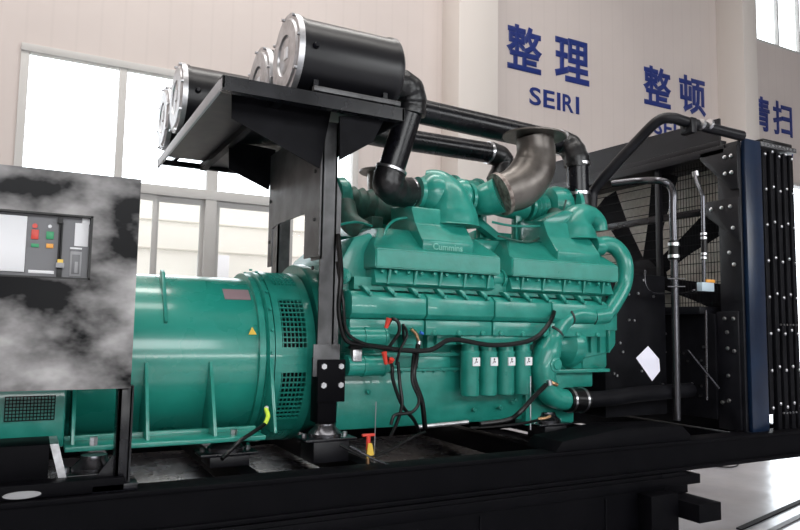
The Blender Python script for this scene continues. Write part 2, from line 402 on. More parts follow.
for a in range(-80, 200, 14):
    p = Vector((1.27, AY - .565 * math.cos(D(a)), AZ + .565 * math.sin(D(a)))); MB().bolt(p, (0, -math.cos(D(a)), math.sin(D(a))), .011, .012).build('bolt', G, t)
FZ = .912
MB().box(.17, 1.18, 3.78, 4.02, FZ, FZ + .025, .004).build('foot', G, t)
MB().box(.17, 1.18, 3.98, 4.02, FZ, FZ + .05, .004).build('foot_web', G, t)
for x, h in ((.20, .40), (U(145, 400, 3.95).x, .42), (U(211, 400, 3.95).x, .42), (U(268, 400, 4.0).x, .56)):
    MB().prism([(3.84, FZ + .02), (4.15, FZ + .02), (4.10, FZ + h), (4.02, FZ + h)] if x < 1 else [(3.86, FZ + .02), (4.2, FZ + .02), (4.15, FZ + h), (4.0, FZ + h - .1)], 'X', x, x + .018, .002).build('rib', G, t)
xl = U(162, 290, 4.2).x; MB().prism([(4.06, 1.56), (4.10, 1.54), (4.35, 1.78), (4.30, 1.87), (4.24, 1.85)], 'X', xl, xl + .02, .002).build('lifting_lug', G, t)
# lower terminal guard at left
MB().box(-.7, .17, 3.9, 4.2, .92, 1.3, .01).build('terminal_box', G, t)
m = MB()
for i in range(15): m.box(-.1 + i * .0155, -.096 + i * .0155, 3.888, 3.894, 1.06, 1.18)
for i in range(8): m.box(-.1, .12, 3.884, 3.89, 1.06 + i * .0165, 1.064 + i * .0165)
m.build('mesh_guard', KM, t)
lab(MB().quad3([U(246, 331, 3.984), U(264, 331, 3.984), U(255, 331, 3.984) + Vector((0, 0, 0)), U(246, 331, 3.984)][:3] if False else [Vector((1.135, 4.048, 1.49)), Vector((1.185, 4.048, 1.49)), Vector((1.16, 4.063, 1.535))], .004).build('warning_sticker', YEL, t), 'yellow warning triangle')
def curved_plate(x0, x1, a0, a1, r, n=8):
    m = MB(); shell_seg(m, x0, x1, D(a0), D(a1), r, r + .003, n); return m
lab(curved_plate(1.02, 1.18, 44, 55, .512).build('name_plate', PINK, t), 'reddish worn name plate')
MB().bolt((.30, 3.80, FZ + .025), (0, 0, 1), .02, .04).build('bolt', ST, t); MB().bolt((1.02, 3.86, FZ + .025), (0, 0, 1), .02, .03).build('bolt', ST, t)

# black tray left of the foot
t = thing('cable_tray', 'black steel tray box with a bare metal end plate, left below the cabinet', 'tray', (-.4, 3.7, .77))
MB().box(-1.2, .10, 3.60, 3.86, .80, .985, .004).build('tray_body', KB, t)
MB().prism([(.10, .985), (.135, .985), (.185, .80), (.15, .80)], 'Y', 3.6, 3.85).build('end_plate', ALU, t)
tag(MB().box(-1.3, .42, 3.50, 3.60, .768, .83, .004).build('cable_channel', KB), 'long black channel lying on the skid rail at far left', 'channel')

# ------------------------------------------------------------------ control cabinet
t = thing('control_cabinet', 'cloudy black control cabinet with an inset switch panel, upper left', 'cabinet', (0, 3.6, 1.24))
m = MB(); CY = 3.5
x0, x1, z0, z1 = -1.0, .425, 1.24, 2.245; ix1, iz0, iz1 = .222, 1.745, 2.045; ix0 = -.65
for a, b, c, d in ((x0, ix0, z0, z1), (ix1, x1, z0, z1), (ix0, ix1, z0, iz0), (ix0, ix1, iz1, z1)): m.box(a, b, CY, CY + .02, c, d)
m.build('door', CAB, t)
m = MB(); m.box(x0, x1, CY + .02, CY + .04, z0, iz0); m.box(x0, x1, CY + .02, CY + .04, iz1, z1); m.box(ix1, x1, CY + .02, CY + .04, iz0, iz1)
m.box(x0, x1, CY + .06, 3.86, z0, z1, .01); m.build('cabinet_body', CABK, t)
m = MB()
for a, b, c, d in ((ix0, ix1, iz1 - .008, iz1), (ix0, ix1, iz0, iz0 + .008), (ix1 - .01, ix1, iz0, iz1)): m.box(a, b, CY - .003, CY + .06, c, d)
m.build('panel_surround', INK, t)
MB().box(ix0, ix1 - .01, CY + .04, CY + .05, iz0 + .008, iz1 - .008).build('switch_panel', GREYP, t)
py = CY + .04
dsp = MB().box(-.6, -.05, py - .012, py, iz0 + .025, iz1 - .02, .003).build('display_cover', WHT, t)
def pb(xp0, yp0, xp1, yp1, m_, n, d=.008, l=None):
    a = U(xp0, yp1, py); b = U(xp1, yp0, py); o = MB().box(a.x, b.x, py - d, py, a.z, b.z, .001).build(n, m_, t)
    if l: lab(o, l)
    return o
pb(31, 230, 39, 239, RED, 'button', l='red square button'); pb(46, 232, 54, 239, GRN, 'button', l='green square button')
pb(31, 244, 39, 247, GRN, 'indicator', l='thin green indicator'); pb(46, 244, 53.5, 248, ORA, 'indicator', l='thin orange indicator')
MB().cyl(U(35, 226, py), U(35, 226, py) + Vector((0, -.008, 0)), .011).build('indicator_lamp', RED, t)
MB().cyl(U(50, 226.5, py), U(50, 226.5, py) + Vector((0, -.008, 0)), .008).build('indicator_lamp', WHT, t)
pb(56.5, 222, 63.5, 268, INK, 'lever_slot', .01); pb(57.5, 218.5, 63, 224, INK, 'lever_grip', .03); pb(58.5, 226, 61.5, 262, KM, 'charging_lever', .03)
pb(57, 260, 63, 264.5, YEL, 'lever_tip', .035); pb(55.5, 263.5, 64, 268, LGREY, 'lever_foot', .04); pb(56, 268, 62, 277, INK, 'lever_slot', .015)
pb(28, 271, 54, 273, WHT, 'label_strip', .004)
pb(74, 224, 89, 246, WHT, 'instruction_label', .004); pb(82, 219, 90, 224, WHT, 'instruction_label', .004)
pb(69, 252, 82, 276, LGREY, 'access_cover', .006); pb(71, 255, 80, 274, GREYP, 'access_cover', .009); pb(74, 262, 78, 273, LGREY, 'access_cover', .012)
pb(70, 248, 82, 249, WHT, 'label_strip', .004)
tc = MB(); tc.box(.375, .395, 3.53, 3.64, .80, 1.25, .003); tc.box(.375, .44, 3.53, 3.548, .80, 1.25, .003); tc.box(.43, .445, 3.53, 3.62, .80, 1.25)
tc.prism([(.28, .80), (.375, .80), (.375, .93)], 'Y', 3.56, 3.57); tc.box(.28, .48, 3.5, 3.66, .766, .80, .003)
tag(tc.build('support_post', K), 'black channel post standing under the control cabinet corner', 'post')

# ------------------------------------------------------------------ air cleaner rack
t = thing('air_cleaner_rack', 'tall black steel rack with cantilevered top carrying the air cleaners', 'rack', (1.5, 4.7, .98))
RZ0, RZ1 = 2.80, 2.88
EDGE = mat('lit_edge_grey', (.42, .42, .44), .5)  # light on the platform's left face, painted in as a paler grey
PX, PY0, PY1 = 1.50, 3.85, 4.88
def UX(px, py, x):
    d = CF + CR * ((px - 400) / FPX) + CU * ((265 - py) / FPX)
    return EYE + d * (x / d.x)
m = MB(); m.box(PX, PX + .10, PY0, PY0 + .012, 1.38, RZ0); m.box(PX, PX + .012, PY0, PY0 + .16, 1.95, RZ0); m.box(PX + .088, PX + .10, PY0, PY0 + .12, 1.38, RZ0)
m.prism([(PX + .09, 2.46), (PX + .13, 2.36), (PX + .13, 1.38), (PX + .09, 1.38)], 'Y', PY0 + .001, PY0 + .011); m.build('post', PLG, t)
m = MB(); m.box(1.70, 1.80, 5.3, 5.32, .9, RZ0); m.box(1.70, 1.712, 5.3, 5.45, .9, RZ0); m.build('post', PLG, t)
zc = UX(310, 212, PX).z
m = MB(); m.prism([(PY0, RZ0), (PY1, RZ0), (PY1, 1.97), (PY1 - .09, 1.97), (PY1 - .09, zc - .02), (PY1 - .2, zc), (4.11, zc), (4.11, 1.97), (PY0, 1.97)], 'X', PX - .01, PX); m.build('end_panel', PLG, t)
for z in (2.5, 2.2, 1.9): MB().bolt((PX - .01, 3.93, z), (-1, 0, 0), .012).build('bolt', INK, t); MB().bolt((PX - .01, PY1 - .04, z - .05), (-1, 0, 0), .012).build('bolt', INK, t)
MB().box(PX - .03, PX + .14, PY0 - .012, PY0, 1.25, 1.44, .003).build('splice_plate', PLG, t)
MB().box(PX - .005, PX + .17, PY0 - .03, PY0 - .013, 1.10, 1.35, .003).build('foot_plate', KB, t)
MB().box(PX + .01, PX + .13, PY0, PY0 + .12, .975, 1.36, .004).build('foot_post', KB, t)
for x in (PX + .03, PX + .14):
    for z in (1.31, 1.20): MB().bolt((x, PY0 - .03, z), (0, -1, 0), .018, .012).build('bolt', ST, t)
# platform
PR = 1.93
MB().prism([(3.60, RZ0), (3.66, RZ0), (3.66, RZ0 + .012), (3.612, RZ0 + .012), (3.612, RZ1 - .01), (3.66, RZ1 - .01), (3.66, RZ1), (3.60, RZ1)], 'X', .82, PR).build('platform_beam', K, t)
MB().box(.82, PR, 5.75, 5.80, RZ1 - .04, RZ1, .003).build('platform_beam', KM, t)
MB().box(.82, .835, 3.60, 5.80, RZ0 + .01, RZ1, .003).build('platform_beam', EDGE, t)
MB().box(PR - .02, PR, 3.60, 5.80, RZ0, RZ1, .003).build('platform_beam', KM, t)
MB().box(.836, PR - .02, 3.66, 5.60, RZ1 - .012, RZ1, 0).build('deck_plate', KS, t)
MB().box(1.15, PR - .02, 5.60, 5.75, RZ1 - .012, RZ1, 0).build('deck_plate', KS, t)
MB().box(1.15, 1.20, 3.67, 5.74, RZ0 + .02, RZ1 - .015, 0).build('platform_beam', KM, t)
a = [U(232, 91, 3.83), U(232, 118, 3.83), U(320, 168, 3.83), U(332, 108, 3.83)]
MB().prism([(p.x, p.z) for p in a], 'Y', 3.835, 3.847).build('gusset', KM, t)
a = [U(229, 140, PY1), U(229, 169, PY1), U(269, 190, PY1), U(276, 150, PY1)]
MB().prism([(p.x, p.z) for p in a], 'Y', PY1, PY1 + .01).build('gusset', KM, t)
a = [U(340, 116, 3.68), U(340, 160, 3.68), U(373, 142, 3.68), U(386, 116, 3.68)]
MB().prism([(p.x, p.z) for p in a], 'Y', 3.68, 3.70).build('gusset', KM, t)

# ------------------------------------------------------------------ air cleaners
CR_ = .255
def cleaner(x, y, L, lbl):
    z = RZ1 + .305
    t = thing('air_cleaner', lbl, 'air cleaner', (x, y, RZ1), 'drum air cleaners on the rack')
    MB().lathe((x + .02, y, z), (1, 0, 0), [(0, .235), (.0, .25), (.03, .25), (.03, .243), (L - .06, .243), (L - .05, .25), (L - .02, .25), (L, .225), (L, .12)], 48).build('drum', KD, t)
    MB().lathe((x - .012, y, z), (1, 0, 0), [(-.006, .0), (-.006, .10), (0, .11), (0, .12), (-.012, .125), (-.012, .215), (0, .225), (0, .255), (.035, .258), (.035, .24)], 48).build('end_cap', ALU, t)
    lab(MB().box(x - .024, x - .018, y - .055, y + .0, z - .03, z + .04).build('label', WHT, t), 'white paper label')
    for k in range(8):
        a = 2 * PI * k / 8 + .2; MB().bolt((x - .01, y - .25 * math.cos(a), z + .25 * math.sin(a)), (-1, 0, 0), .011, .018).build('clip', ST, t)
    MB().lathe((x + .09, y - .243, z), (0, -1, 0), [(0, .02), (.015, .02), (.03, .012)], 16).build('port', K, t)
    for xx in (x + .1, x + L - .12):
        MB().prism([(y - .2, RZ1), (y + .2, RZ1), (y + .2, RZ1 + .12), (y + .1, RZ1 + .075), (y - .1, RZ1 + .075), (y - .2, RZ1 + .12)], 'X', xx, xx + .03).build('saddle', K, t)
    MB().box(x + .08, x + L - .03, y - .265, y - .225, RZ1 + .03, RZ1 + .06, .003).build('saddle_rail', PLG, t)
    return z
cz = cleaner(1.28, 3.92, .68, 'nearest and largest-looking air cleaner drum, at the front of the rack')
cleaner(1.28, 4.50, .72, 'air cleaner drum peeping out just behind the nearest one')
cleaner(.84, 5.07, .78, 'air cleaner drum with bluish top sheen behind the rack left corner')
cleaner(.84, 5.64, .78, 'farthest air cleaner drum, leftmost and overhanging the rack edge')

# ------------------------------------------------------------------ intake ducts
RIB = [.106, .106, .100, .107, .100, .107, .100, .107, .100, .106, .106]
def clamp(p0, p1, r, par, name='clamp'): MB().cyl(p0, p1, r, 20).build(name, ST, par)
t = thing('intake_duct', 'black rubber elbow and pipe dropping from the nearest air cleaner', 'duct', (2.1, 3.9, 2.5))
MB().tube([(1.97, 3.92, cz - .03), (2.05, 3.92, cz - .03), (2.13, 3.925, cz - .06), (2.16, 3.94, cz - .13), (2.155, 3.95, cz - .21)], RIB, 20).build('elbow', RG, t)
pA = Vector((2.155, 3.95, cz - .18)); pB = U(390, 174, 4.0)
MB().cyl(pA, pB, .09, 20).build('pipe', K, t)
pT = U(409, 193, 4.12)
MB().tube([pB + (pA - pB).normalized() * .04, pB, U(388, 184, 4.0), U(396, 191, 4.05), pT], RIB, 20).build('elbow', RG, t)
clamp(pB + (pA - pB).normalized() * .02, pB + (pA - pB).normalized() * .035, .108, t)
clamp(pT, pT + Vector((.015, 0, 0)), .11, t)
t = thing('intake_duct', 'long black pipe from the second air cleaner ending in the right-hand rubber elbow', 'duct', (3.0, 4.3, 2.6))
a = Vector((2.06, 4.50, cz)); b = Vector((2.3, 4.45, 3.20)); c = U(562, 143, 4.35)
MB().tube([a, a + Vector((.08, 0, -.02)), b], .10, 16).build('elbow', RG, t)
MB().cyl(b, c, .095, 20).build('pipe', K, t)
MB().tube([c, U(570, 147, 4.3), U(576, 158, 4.25), U(577, 166, 4.25)], RIB, 18).build('elbow', RG, t)
MB().cyl(U(577, 162, 4.25), U(578, 200, 4.25), .09, 20).build('pipe', K, t)
MB().tube([U(578, 196, 4.25), U(579, 206, 4.25), U(578, 212, 4.25)], .10, 16).build('elbow', RG, t)
for y_ in (164.5, 194): clamp(U(577.4, y_ - 1.4, 4.25), U(577.6, y_ + 1.4, 4.25), .107, t)
clamp(c - (c - b).normalized() * .03, c, .108, t)
t = thing('intake_duct', 'black pipe behind the engine ending in a shredded-looking elbow near the exhaust bend', 'duct', (3.0, 5.2, 2.6))
b = U(395, 138, 5.15); c = U(490, 153, 5.15)
MB().tube([(1.62, 5.1, cz), (1.75, 5.1, cz), b], .10, 16).build('elbow', RG, t)
MB().cyl(b, c, .095, 20).build('pipe', K, t)
MB().tube([c, U(500, 157, 5.15), U(503, 166, 5.15), U(497, 182, 5.15)], RIB, 18).build('elbow', RG, t)
clamp(c - (c - b).normalized() * .03, c, .104, t)
t = thing('intake_duct', 'short black pipe from the farthest air cleaner, mostly hidden by the rack', 'duct', (1.8, 5.6, 2.7))
MB().tube([(1.62, 5.64, cz), (1.8, 5.6, cz), (1.95, 5.4, 3.1), (2.0, 5.25, 2.75)], .10, 16).build('pipe', K, t)

# ------------------------------------------------------------------ exhaust bends
def exhaust(pts, radii, flange, lbl):
    t = thing('exhaust_elbow', lbl, 'exhaust pipe', pts[-1])
    MB().tube(pts, radii, 28, 8).build('bend', EX, t)
    top = Vector(pts[0])
    MB().lathe(top + Vector((0, 0, -.005)), (.03, 0, 1), [(0, flange * .7), (0, flange), (.012, flange), (.012, flange * .7)], 36).build('top_flange', EX, t)
    d = (Vector(pts[-1]) - Vector(pts[-2])).normalized()
    MB().lathe(Vector(pts[-1]) - d * .012, d, [(0, .12), (0, radii[-1] * 1.12), (.03, radii[-1] * 1.12), (.03, .1)], 32).build('mouth_flange', RUST, t)
exhaust([U(534, 137, 4.0), U(536, 153, 4.0), U(532, 171, 4.0), U(519, 187, 4.0), U(501, 194, 4.03)], [.137, .145, .165, .165, .145], .235, 'large bare metal exhaust bend with open top flange above the engine middle')
exhaust([U(382, 173, 5.0), U(382, 186, 5.0), U(386, 200, 4.98), U(398, 206, 4.95)], [.12, .12, .12, .12], .19, 'smaller-looking exhaust bend with wide flange, behind the left black elbow')

# ------------------------------------------------------------------ engine
e = thing('diesel_engine', 'big teal green V diesel engine in the middle of the set', 'engine', (2.7, 4.6, .86))
EYC = 4.6
def both(fn):
    fn(1); fn(-1)
def my(y, s): return y if s == 1 else 2 * EYC - y
MB().box(1.72, 3.80, 4.02, 5.18, 1.25, 1.85, .02).build('cylinder_block', G, e)
MB().prism([(4.02, .90), (5.18, .90), (5.2, 1.27), (4.0, 1.27)], 'X', 1.70, 3.56, .01).build('oil_pan', G, e)
m = MB(); m.box(1.69, 3.6, 3.975, 5.22, 1.262, 1.285, .003)
m.build('pan_flange', G, e)
for i in range(22): MB().bolt((1.74 + i * .082, 3.99, 1.262), (0, 0, -1), .010, .012).build('flange_bolt', G, e)
MB().box(1.72, 3.55, 3.955, 4.02, 1.36, 1.385, .003).build('block_rib', G, e)
for x, w_, z0, z1 in ((2.02, .05, 1.4, 1.5), (2.13, .14, 1.39, 1.55), (2.32, .10, 1.40, 1.53), (2.25, .25, 1.28, 1.36)):
    MB().box(x, x + w_, 3.96, 4.03, z0, z1, .006).build('side_cover', G, e)
MB().lathe((1.58, EYC, 1.4), (1, 0, 0), [(0, .3), (0, .57), (.05, .58), (.14, .55), (.16, .3)], 48).build('flywheel_housing', G, e)
for px, py_ in ((412, 355), (440, 368), (452, 352), (500, 408), (512, 402), (474, 410), (368, 392), (600, 300)):
    MB().lathe(U(px, py_, 3.99), (0, -1, 0), [(0, .016), (.012, .016), (.018, .009)], 10).build('plug', G, e)
for a_, b_ in ((436, 458), (404, 414)):
    q0 = U(a_, 345, 3.93); q1 = U(b_, 331, 3.93); MB().box(q0.x, q1.x, 3.92, 4.03, q0.z, q1.z, .010).build('side_cover', G, e)
# rocker covers
seams = [1.69, 2.225, 2.755, 3.255, 3.80]
def rocker(s):
    for i in range(4):
        a, b = seams[i] + .006, seams[i + 1] - .006
        y = lambda v: my(v, s)
        m = MB().prism([(y(3.84), 1.60), (y(3.805), 1.63), (y(3.805), 1.735), (y(3.84), 1.765), (y(4.15), 1.80), (y(4.15), 1.60)], 'X', a, b, .006)
        m.build('rocker_cover', G, e)
        m = MB().prism([(y(3.83), 1.50), (y(3.83), 1.597), (y(4.15), 1.597), (y(4.15), 1.50)], 'X', a, b, .008); m.build('cylinder_head', G, e)
        if s == 1:
            for k in range(3):
                MB().lathe((a + .06 + k * .19, 3.83, 1.515), (0, -1, 0), [(0, .018), (.012, .018), (.018, .01)], 10).build('head_bolt', G, e)
                x = a + .09 + k * .17
                m = MB(); m.prism([(x - .03, 1.80), (x + .0, 1.80), (x + .05, 1.75), (x + .02, 1.745)], 'Y', 3.80, 3.86, .004); m.lathe((x + .03, 3.80, 1.75), (0, -1, 0), [(0, .014), (.014, .012)], 8); m.build('clamp_lug', G, e)
both(rocker)
# intake manifold between covers and aftercoolers (dark slot)
both(lambda s: MB().box(1.75, 3.82, min(my(3.90, s), my(4.3, s)), max(my(3.90, s), my(4.3, s)), 1.78, 1.86).build('intake_manifold', G, e))
def aftercooler(x0, x1, n0, n1, s, txt=None):
    y = lambda v: my(v, s)
    m = MB(); m.prism([(y(3.875), 1.81), (y(3.835), 1.825), (y(3.865), 1.915), (y(4.35), 1.915), (y(4.35), 1.81)], 'X', x0 + .02, x1 - .02, .004); m.build('cooler_flange', G, e)
    # body: bevelled box with sloped shoulders
    bm = MB(); q = bm.bm
    front = [(3.80, 1.915), (3.80, 2.035), (3.855, 2.065), (4.02, 2.20), (4.38, 2.24), (4.38, 1.915)]
    inset = [0, 0, .0, .12, .16, 0]
    A = [q.verts.new((x0 + i, y(p[0]), p[1])) for p, i in zip(front, inset)]; B = [q.verts.new((x1 - i, y(p[0]), p[1])) for p, i in zip(front, inset)]
    q.faces.new(A); q.faces.new(list(reversed(B)))
    for i in range(6): q.faces.new((A[i], B[i], B[(i + 1) % 6], A[(i + 1) % 6]))
    bmesh.ops.bevel(q, geom=q.edges[:], offset=.008, segments=2, affect='EDGES')
    bm.build('aftercooler', G, e)
    if s == 1:
        k = 0; x = x0 + .06
        while x < x1 - .05:
            MB().lathe((x, 3.835, 1.895), (0, -1, .2), [(0, .014), (.014, .012), (.018, .005)], 8).build('cooler_bolt', G, e)
            if k % 2 == 0: MB().prism([(x + .035, 1.82), (x + .05, 1.82), (x + .065, 1.91), (x + .05, 1.91)], 'Y', 3.828, 3.87).build('cooler_rib', G, e)
            x += .095; k += 1
    # raised neck pad
    m = MB().prism([(y(3.835), 2.03), (y(3.825), 2.12), (y(3.95), 2.24), (y(3.98), 2.36), (y(4.3), 2.40), (y(4.3), 2.05)], 'X', n0, n1, .012); m.build('duct_neck', G, e)
aftercooler(1.85, 2.80, 2.20, 2.60, 1); aftercooler(2.90, 3.90, 3.33, 3.74, 1)
aftercooler(1.85, 2.80, 2.20, 2.60, -1); aftercooler(2.90, 3.90, 3.33, 3.74, -1)
# embossed maker's name on the left neck
g = glyph('Cummins', 2.27, 2.50, 0, .045, None, '', .025)
n_ = Vector((0, 3.825, 2.12)) ; 
for v in g.bm.verts: v.co = Vector((v.co.x, 3.818 + v.co.y, 2.055 + v.co.z))
lab(g.build('maker_lettering', mat('green_paint_raised', (.12, .42, .34), .3), e), 'small raised pale green maker name')
MB().cyl((2.80, 4.0, 2.0), (2.92, 4.0, 2.0), .045).build('balance_pipe', G, e); MB().cyl((2.80, 3.93, 1.90), (2.92, 3.93, 1.90), .05).build('balance_pipe', G, e)
MB().cyl((2.79, 3.93, 1.90), (2.815, 3.93, 1.90), .065).build('balance_flange', G, e); MB().cyl((2.885, 3.93, 1.90), (2.91, 3.93, 1.90), .065).build('balance_flange', G, e)
# crossover ducts from the turbochargers into the necks
MB().tube([U(424, 180, 4.2), U(438, 184, 4.15), U(449, 197, 4.08), U(453, 216, 4.05), U(453, 226, 4.05)], [.07, .10, .13, .17, .19], 24).build('air_duct', G, e)
MB().tube([U(574, 240, 4.06), U(574, 228, 4.06), U(578, 219, 4.06), U(588, 216, 4.06), U(597, 222, 4.06), U(599, 231, 4.06)], [.18, .16, .12, .085, .07, .068], 24).build('air_duct', G, e)
MB().prism([(3.46, 2.30), (3.32, 2.36), (3.52, 2.46), (3.72, 2.46)], 'Y', 3.98, 4.2, .02).build('duct_shoulder', G, e)
# turbochargers: near bank (axis along X)
def turbo(x, y, z, k, ex=1):
    m = MB(); m.lathe((x, y, z), (1, 0, 0), [(0, .085), (.0, .115), (.03, .115), (.035, .10), (.06, .13), (.10, .155), (.15, .155), (.19, .12), (.21, .07)], 36)
    m.build('compressor', G, e)
    MB().lathe((x + .20, y, z), (1, 0, 0), [(0, .06), (.02, .08), (.07, .08), (.09, .06)], 24).build('bearing_housing', G, e)
    MB().lathe((x + .28, y, z), (1, 0, 0), [(0, .07), (.02, .12), (.06, .14), (.10, .14), (.14, .10), (.14, .12), (.165, .12), (.165, .05)], 36).build('turbine', G, e)
def bellows(p0, p1, r, n, mt=G, nm='bellows'):
    p0 = Vector(p0); p1 = Vector(p1); pr = []; L = (p1 - p0).length
    for i in range(n * 2 + 1): pr.append((L * i / (n * 2), r if i % 2 else r * .82))
    MB().lathe(p0, p1 - p0, pr, 28).build(nm, mt, e)
pt = U(416, 193, 4.15)
turbo(pt.x, 4.15, pt.z, 0)
MB().lathe((pt.x + .44, 4.25, pt.z - .02), (1, 0, 0), [(0, .1), (0, .135), (.025, .135), (.025, .1)], 28).build('flange', G, e)
a = U(452, 193, 4.3); b = U(476, 196, 4.3)
bellows(a, b, .115, 5)
for q in (a, b): MB().lathe(q, (1, 0, 0), [(-.012, .1), (-.012, .135), (.012, .135), (.012, .1)], 28).build('flange', G, e)
MB().tube([U(500, 195, 4.03), U(495, 197, 4.06), U(485, 200, 4.12), U(478, 203, 4.2)], [.135, .13, .12, .09], 24).build('turbine_outlet', G, e)
MB().tube([b, U(488, 199, 4.3), U(505, 205, 4.35), U(524, 208, 4.35)], [.11, .10, .10, .1], 20).build('exhaust_manifold', G, e)
c = U(526, 207, 4.35); MB().lathe(c, (1, 0, 0), [(-.012, .1), (-.012, .13), (.012, .13), (.012, .1)], 28).build('flange', G, e)
bellows(c, U(544, 207, 4.35), .11, 4)
pt2 = U(545, 205, 4.35); MB().lathe(pt2, (1, .0, 0), [(0, .10), (.02, .14), (.08, .165), (.16, .165), (.2, .14), (.24, .14), (.24, .17), (.27, .17), (.27, .1)], 36).build('turbine', G, e)
MB().lathe(U(567, 208, 4.3), (1, 0, 0), [(0, .1), (0, .175), (.03, .18), (.06, .15), (.08, .1)], 36).build('compressor', G, e)
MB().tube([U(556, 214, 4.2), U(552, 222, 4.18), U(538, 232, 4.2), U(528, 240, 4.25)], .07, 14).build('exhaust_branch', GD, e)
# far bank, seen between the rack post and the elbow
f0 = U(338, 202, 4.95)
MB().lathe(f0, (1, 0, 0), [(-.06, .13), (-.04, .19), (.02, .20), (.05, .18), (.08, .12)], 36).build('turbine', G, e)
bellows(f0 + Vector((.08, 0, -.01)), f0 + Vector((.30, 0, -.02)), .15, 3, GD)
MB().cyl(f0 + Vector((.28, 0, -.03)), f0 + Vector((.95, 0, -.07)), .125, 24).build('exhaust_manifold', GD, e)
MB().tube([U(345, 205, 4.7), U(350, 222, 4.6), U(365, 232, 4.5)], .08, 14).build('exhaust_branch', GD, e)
for px, py_ in ((345, 214), (372, 222), (405, 218)): 
    p = U(px, py_, 4.75); MB().box(p.x - .05, p.x + .05, 4.65, 4.85, p.z - .07, p.z + .03, .01).build('bracket', GD, e)
MB().box(1.85, 3.9, 4.40, 4.80, 1.85, 2.10, .03).build('valley_cover', G, e)
# brackets under the exhaust bend
for px, y0_, y1_ in ((480, 205, 238), (515, 205, 240), (470, 210, 225)):
    p = U(px, y0_, 4.35); q = U(px + 3, y1_, 4.3); MB().box(p.x - .03, p.x + .03, 4.30, 4.36, q.z, p.z, .004).build('bracket', G, e)
p = U(467, 216, 4.25); q = U(498, 240, 4.2)
MB().quad3([p, p + Vector((.12, 0, 0)), q + Vector((.1, 0, 0)), q], .05).build('bracket', G, e)
MB().box(2.62, 3.30, 4.1, 4.35, 2.02, 2.20, .03).build('bracket', G, e)
MB().tube([U(492, 222, 4.1), U(515, 226, 4.05), U(553, 226, 4.02)], .009, 8).build('oil_line', G, e)
MB().tube([U(498, 236, 3.98), U(530, 242, 4.0), U(548, 230, 4.1), U(562, 213, 4.15), U(566, 200, 4.15)], .008, 8).build('oil_line', GD, e)
MB().tube([U(383, 238, 3.95), U(388, 226, 4.0), U(398, 219, 4.05), U(420, 217, 4.05)], .010, 8).build('oil_line', G, e)
MB().tube([U(338, 225, 4.2), U(356, 222, 4.2), U(372, 226, 4.1)], .009, 8).build('oil_line', G, e)
# left end castings
p = U(352, 300, 3.95)
MB().prism([(1.68, 1.60), (1.68, 1.95), (1.78, 2.12), (1.90, 2.16), (1.98, 2.02), (1.9, 1.80), (1.84, 1.60)], 'Y', 3.98, 4.35, .02).build('end_casting', G, e)
MB().lathe((1.70, 3.95, 1.86), (-.6, -1, 0), [(0, .05), (.04, .05), (.05, .03), (.09, .03)], 20).build('thermostat_port', G, e)
MB().tube([(1.66, 4.02, 1.95), (1.63, 3.98, 1.8), (1.68, 3.95, 1.66), (1.76, 3.92, 1.60)], .035, 12).build('water_pipe', G, e)
MB().lathe((1.69, 4.15, 2.03), (-1, 0, 0), [(0, .12), (.03, .12), (.05, .07)], 24).build('end_cap', G, e)
# starter motors
def starter(z, xoff=0):
    x = 1.69 + xoff
    m = MB().lathe((x, 3.86, z), (1, 0, 0), [(0, .04), (0, .062), (.10, .064), (.102, .07), (.115, .07), (.117, .064), (.24, .064), (.242, .069), (.252, .069), (.252, .05), (.275, .045)], 28); m.build('starter_motor', G, e)
    MB().cyl((x + .03, 3.90, z + .06), (x + .2, 3.90, z + .06), .035).build('solenoid', G, e)
starter(1.485); starter(1.31)
p = U(357, 353, 3.8)
m = MB().box(p.x - .03, p.x + .03, 3.79, 3.84, p.z - .05, p.z + .02, .004); m.build('relay', ALU, e)
m = MB().box(p.x - .045, p.x + .045, 3.80, 3.85, p.z + .02, p.z + .05, .015); m.build('relay_cap', RUB, e)
MB().cyl((p.x - .02, 3.83, p.z - .13), (p.x - .02, 3.83, p.z - .04), .008).build('relay_stay', G, e); MB().cyl((p.x + .03, 3.83, p.z - .13), (p.x + .03, 3.83, p.z - .04), .008).build('relay_stay', G, e)
# oil filters
MB().box(2.52, 3.13, 3.86, 4.03, 1.44, 1.51, .012).build('filter_head', G, e)
for i in range(4):
    x = 2.605 + i * .146
    fo = MB().lathe((x, 3.88, 1.095), (0, 0, 1), [(0, .045), (.006, .060), (.02, .064), (.28, .064), (.285, .066), (.30, .066), (.305, .058), (.35, .056)], 28).build('oil_filter', G, e)
    lo = MB().box(x - .022, x + .034, 3.808, 3.820, 1.300, 1.356).build('sticker', WHT, fo)
    ik = MB(); ik.quad3([(x - .012, 3.8075, 1.315), (x - .008, 3.8075, 1.315), (x + .010, 3.8075, 1.345), (x + .006, 3.8075, 1.345)], .0008); ik.box(x - .001, x + .008, 3.8068, 3.8078, 1.337, 1.350); ik.box(x + .004, x + .014, 3.8068, 3.8078, 1.322, 1.330)
    ik.build('sticker_print', INK, fo)
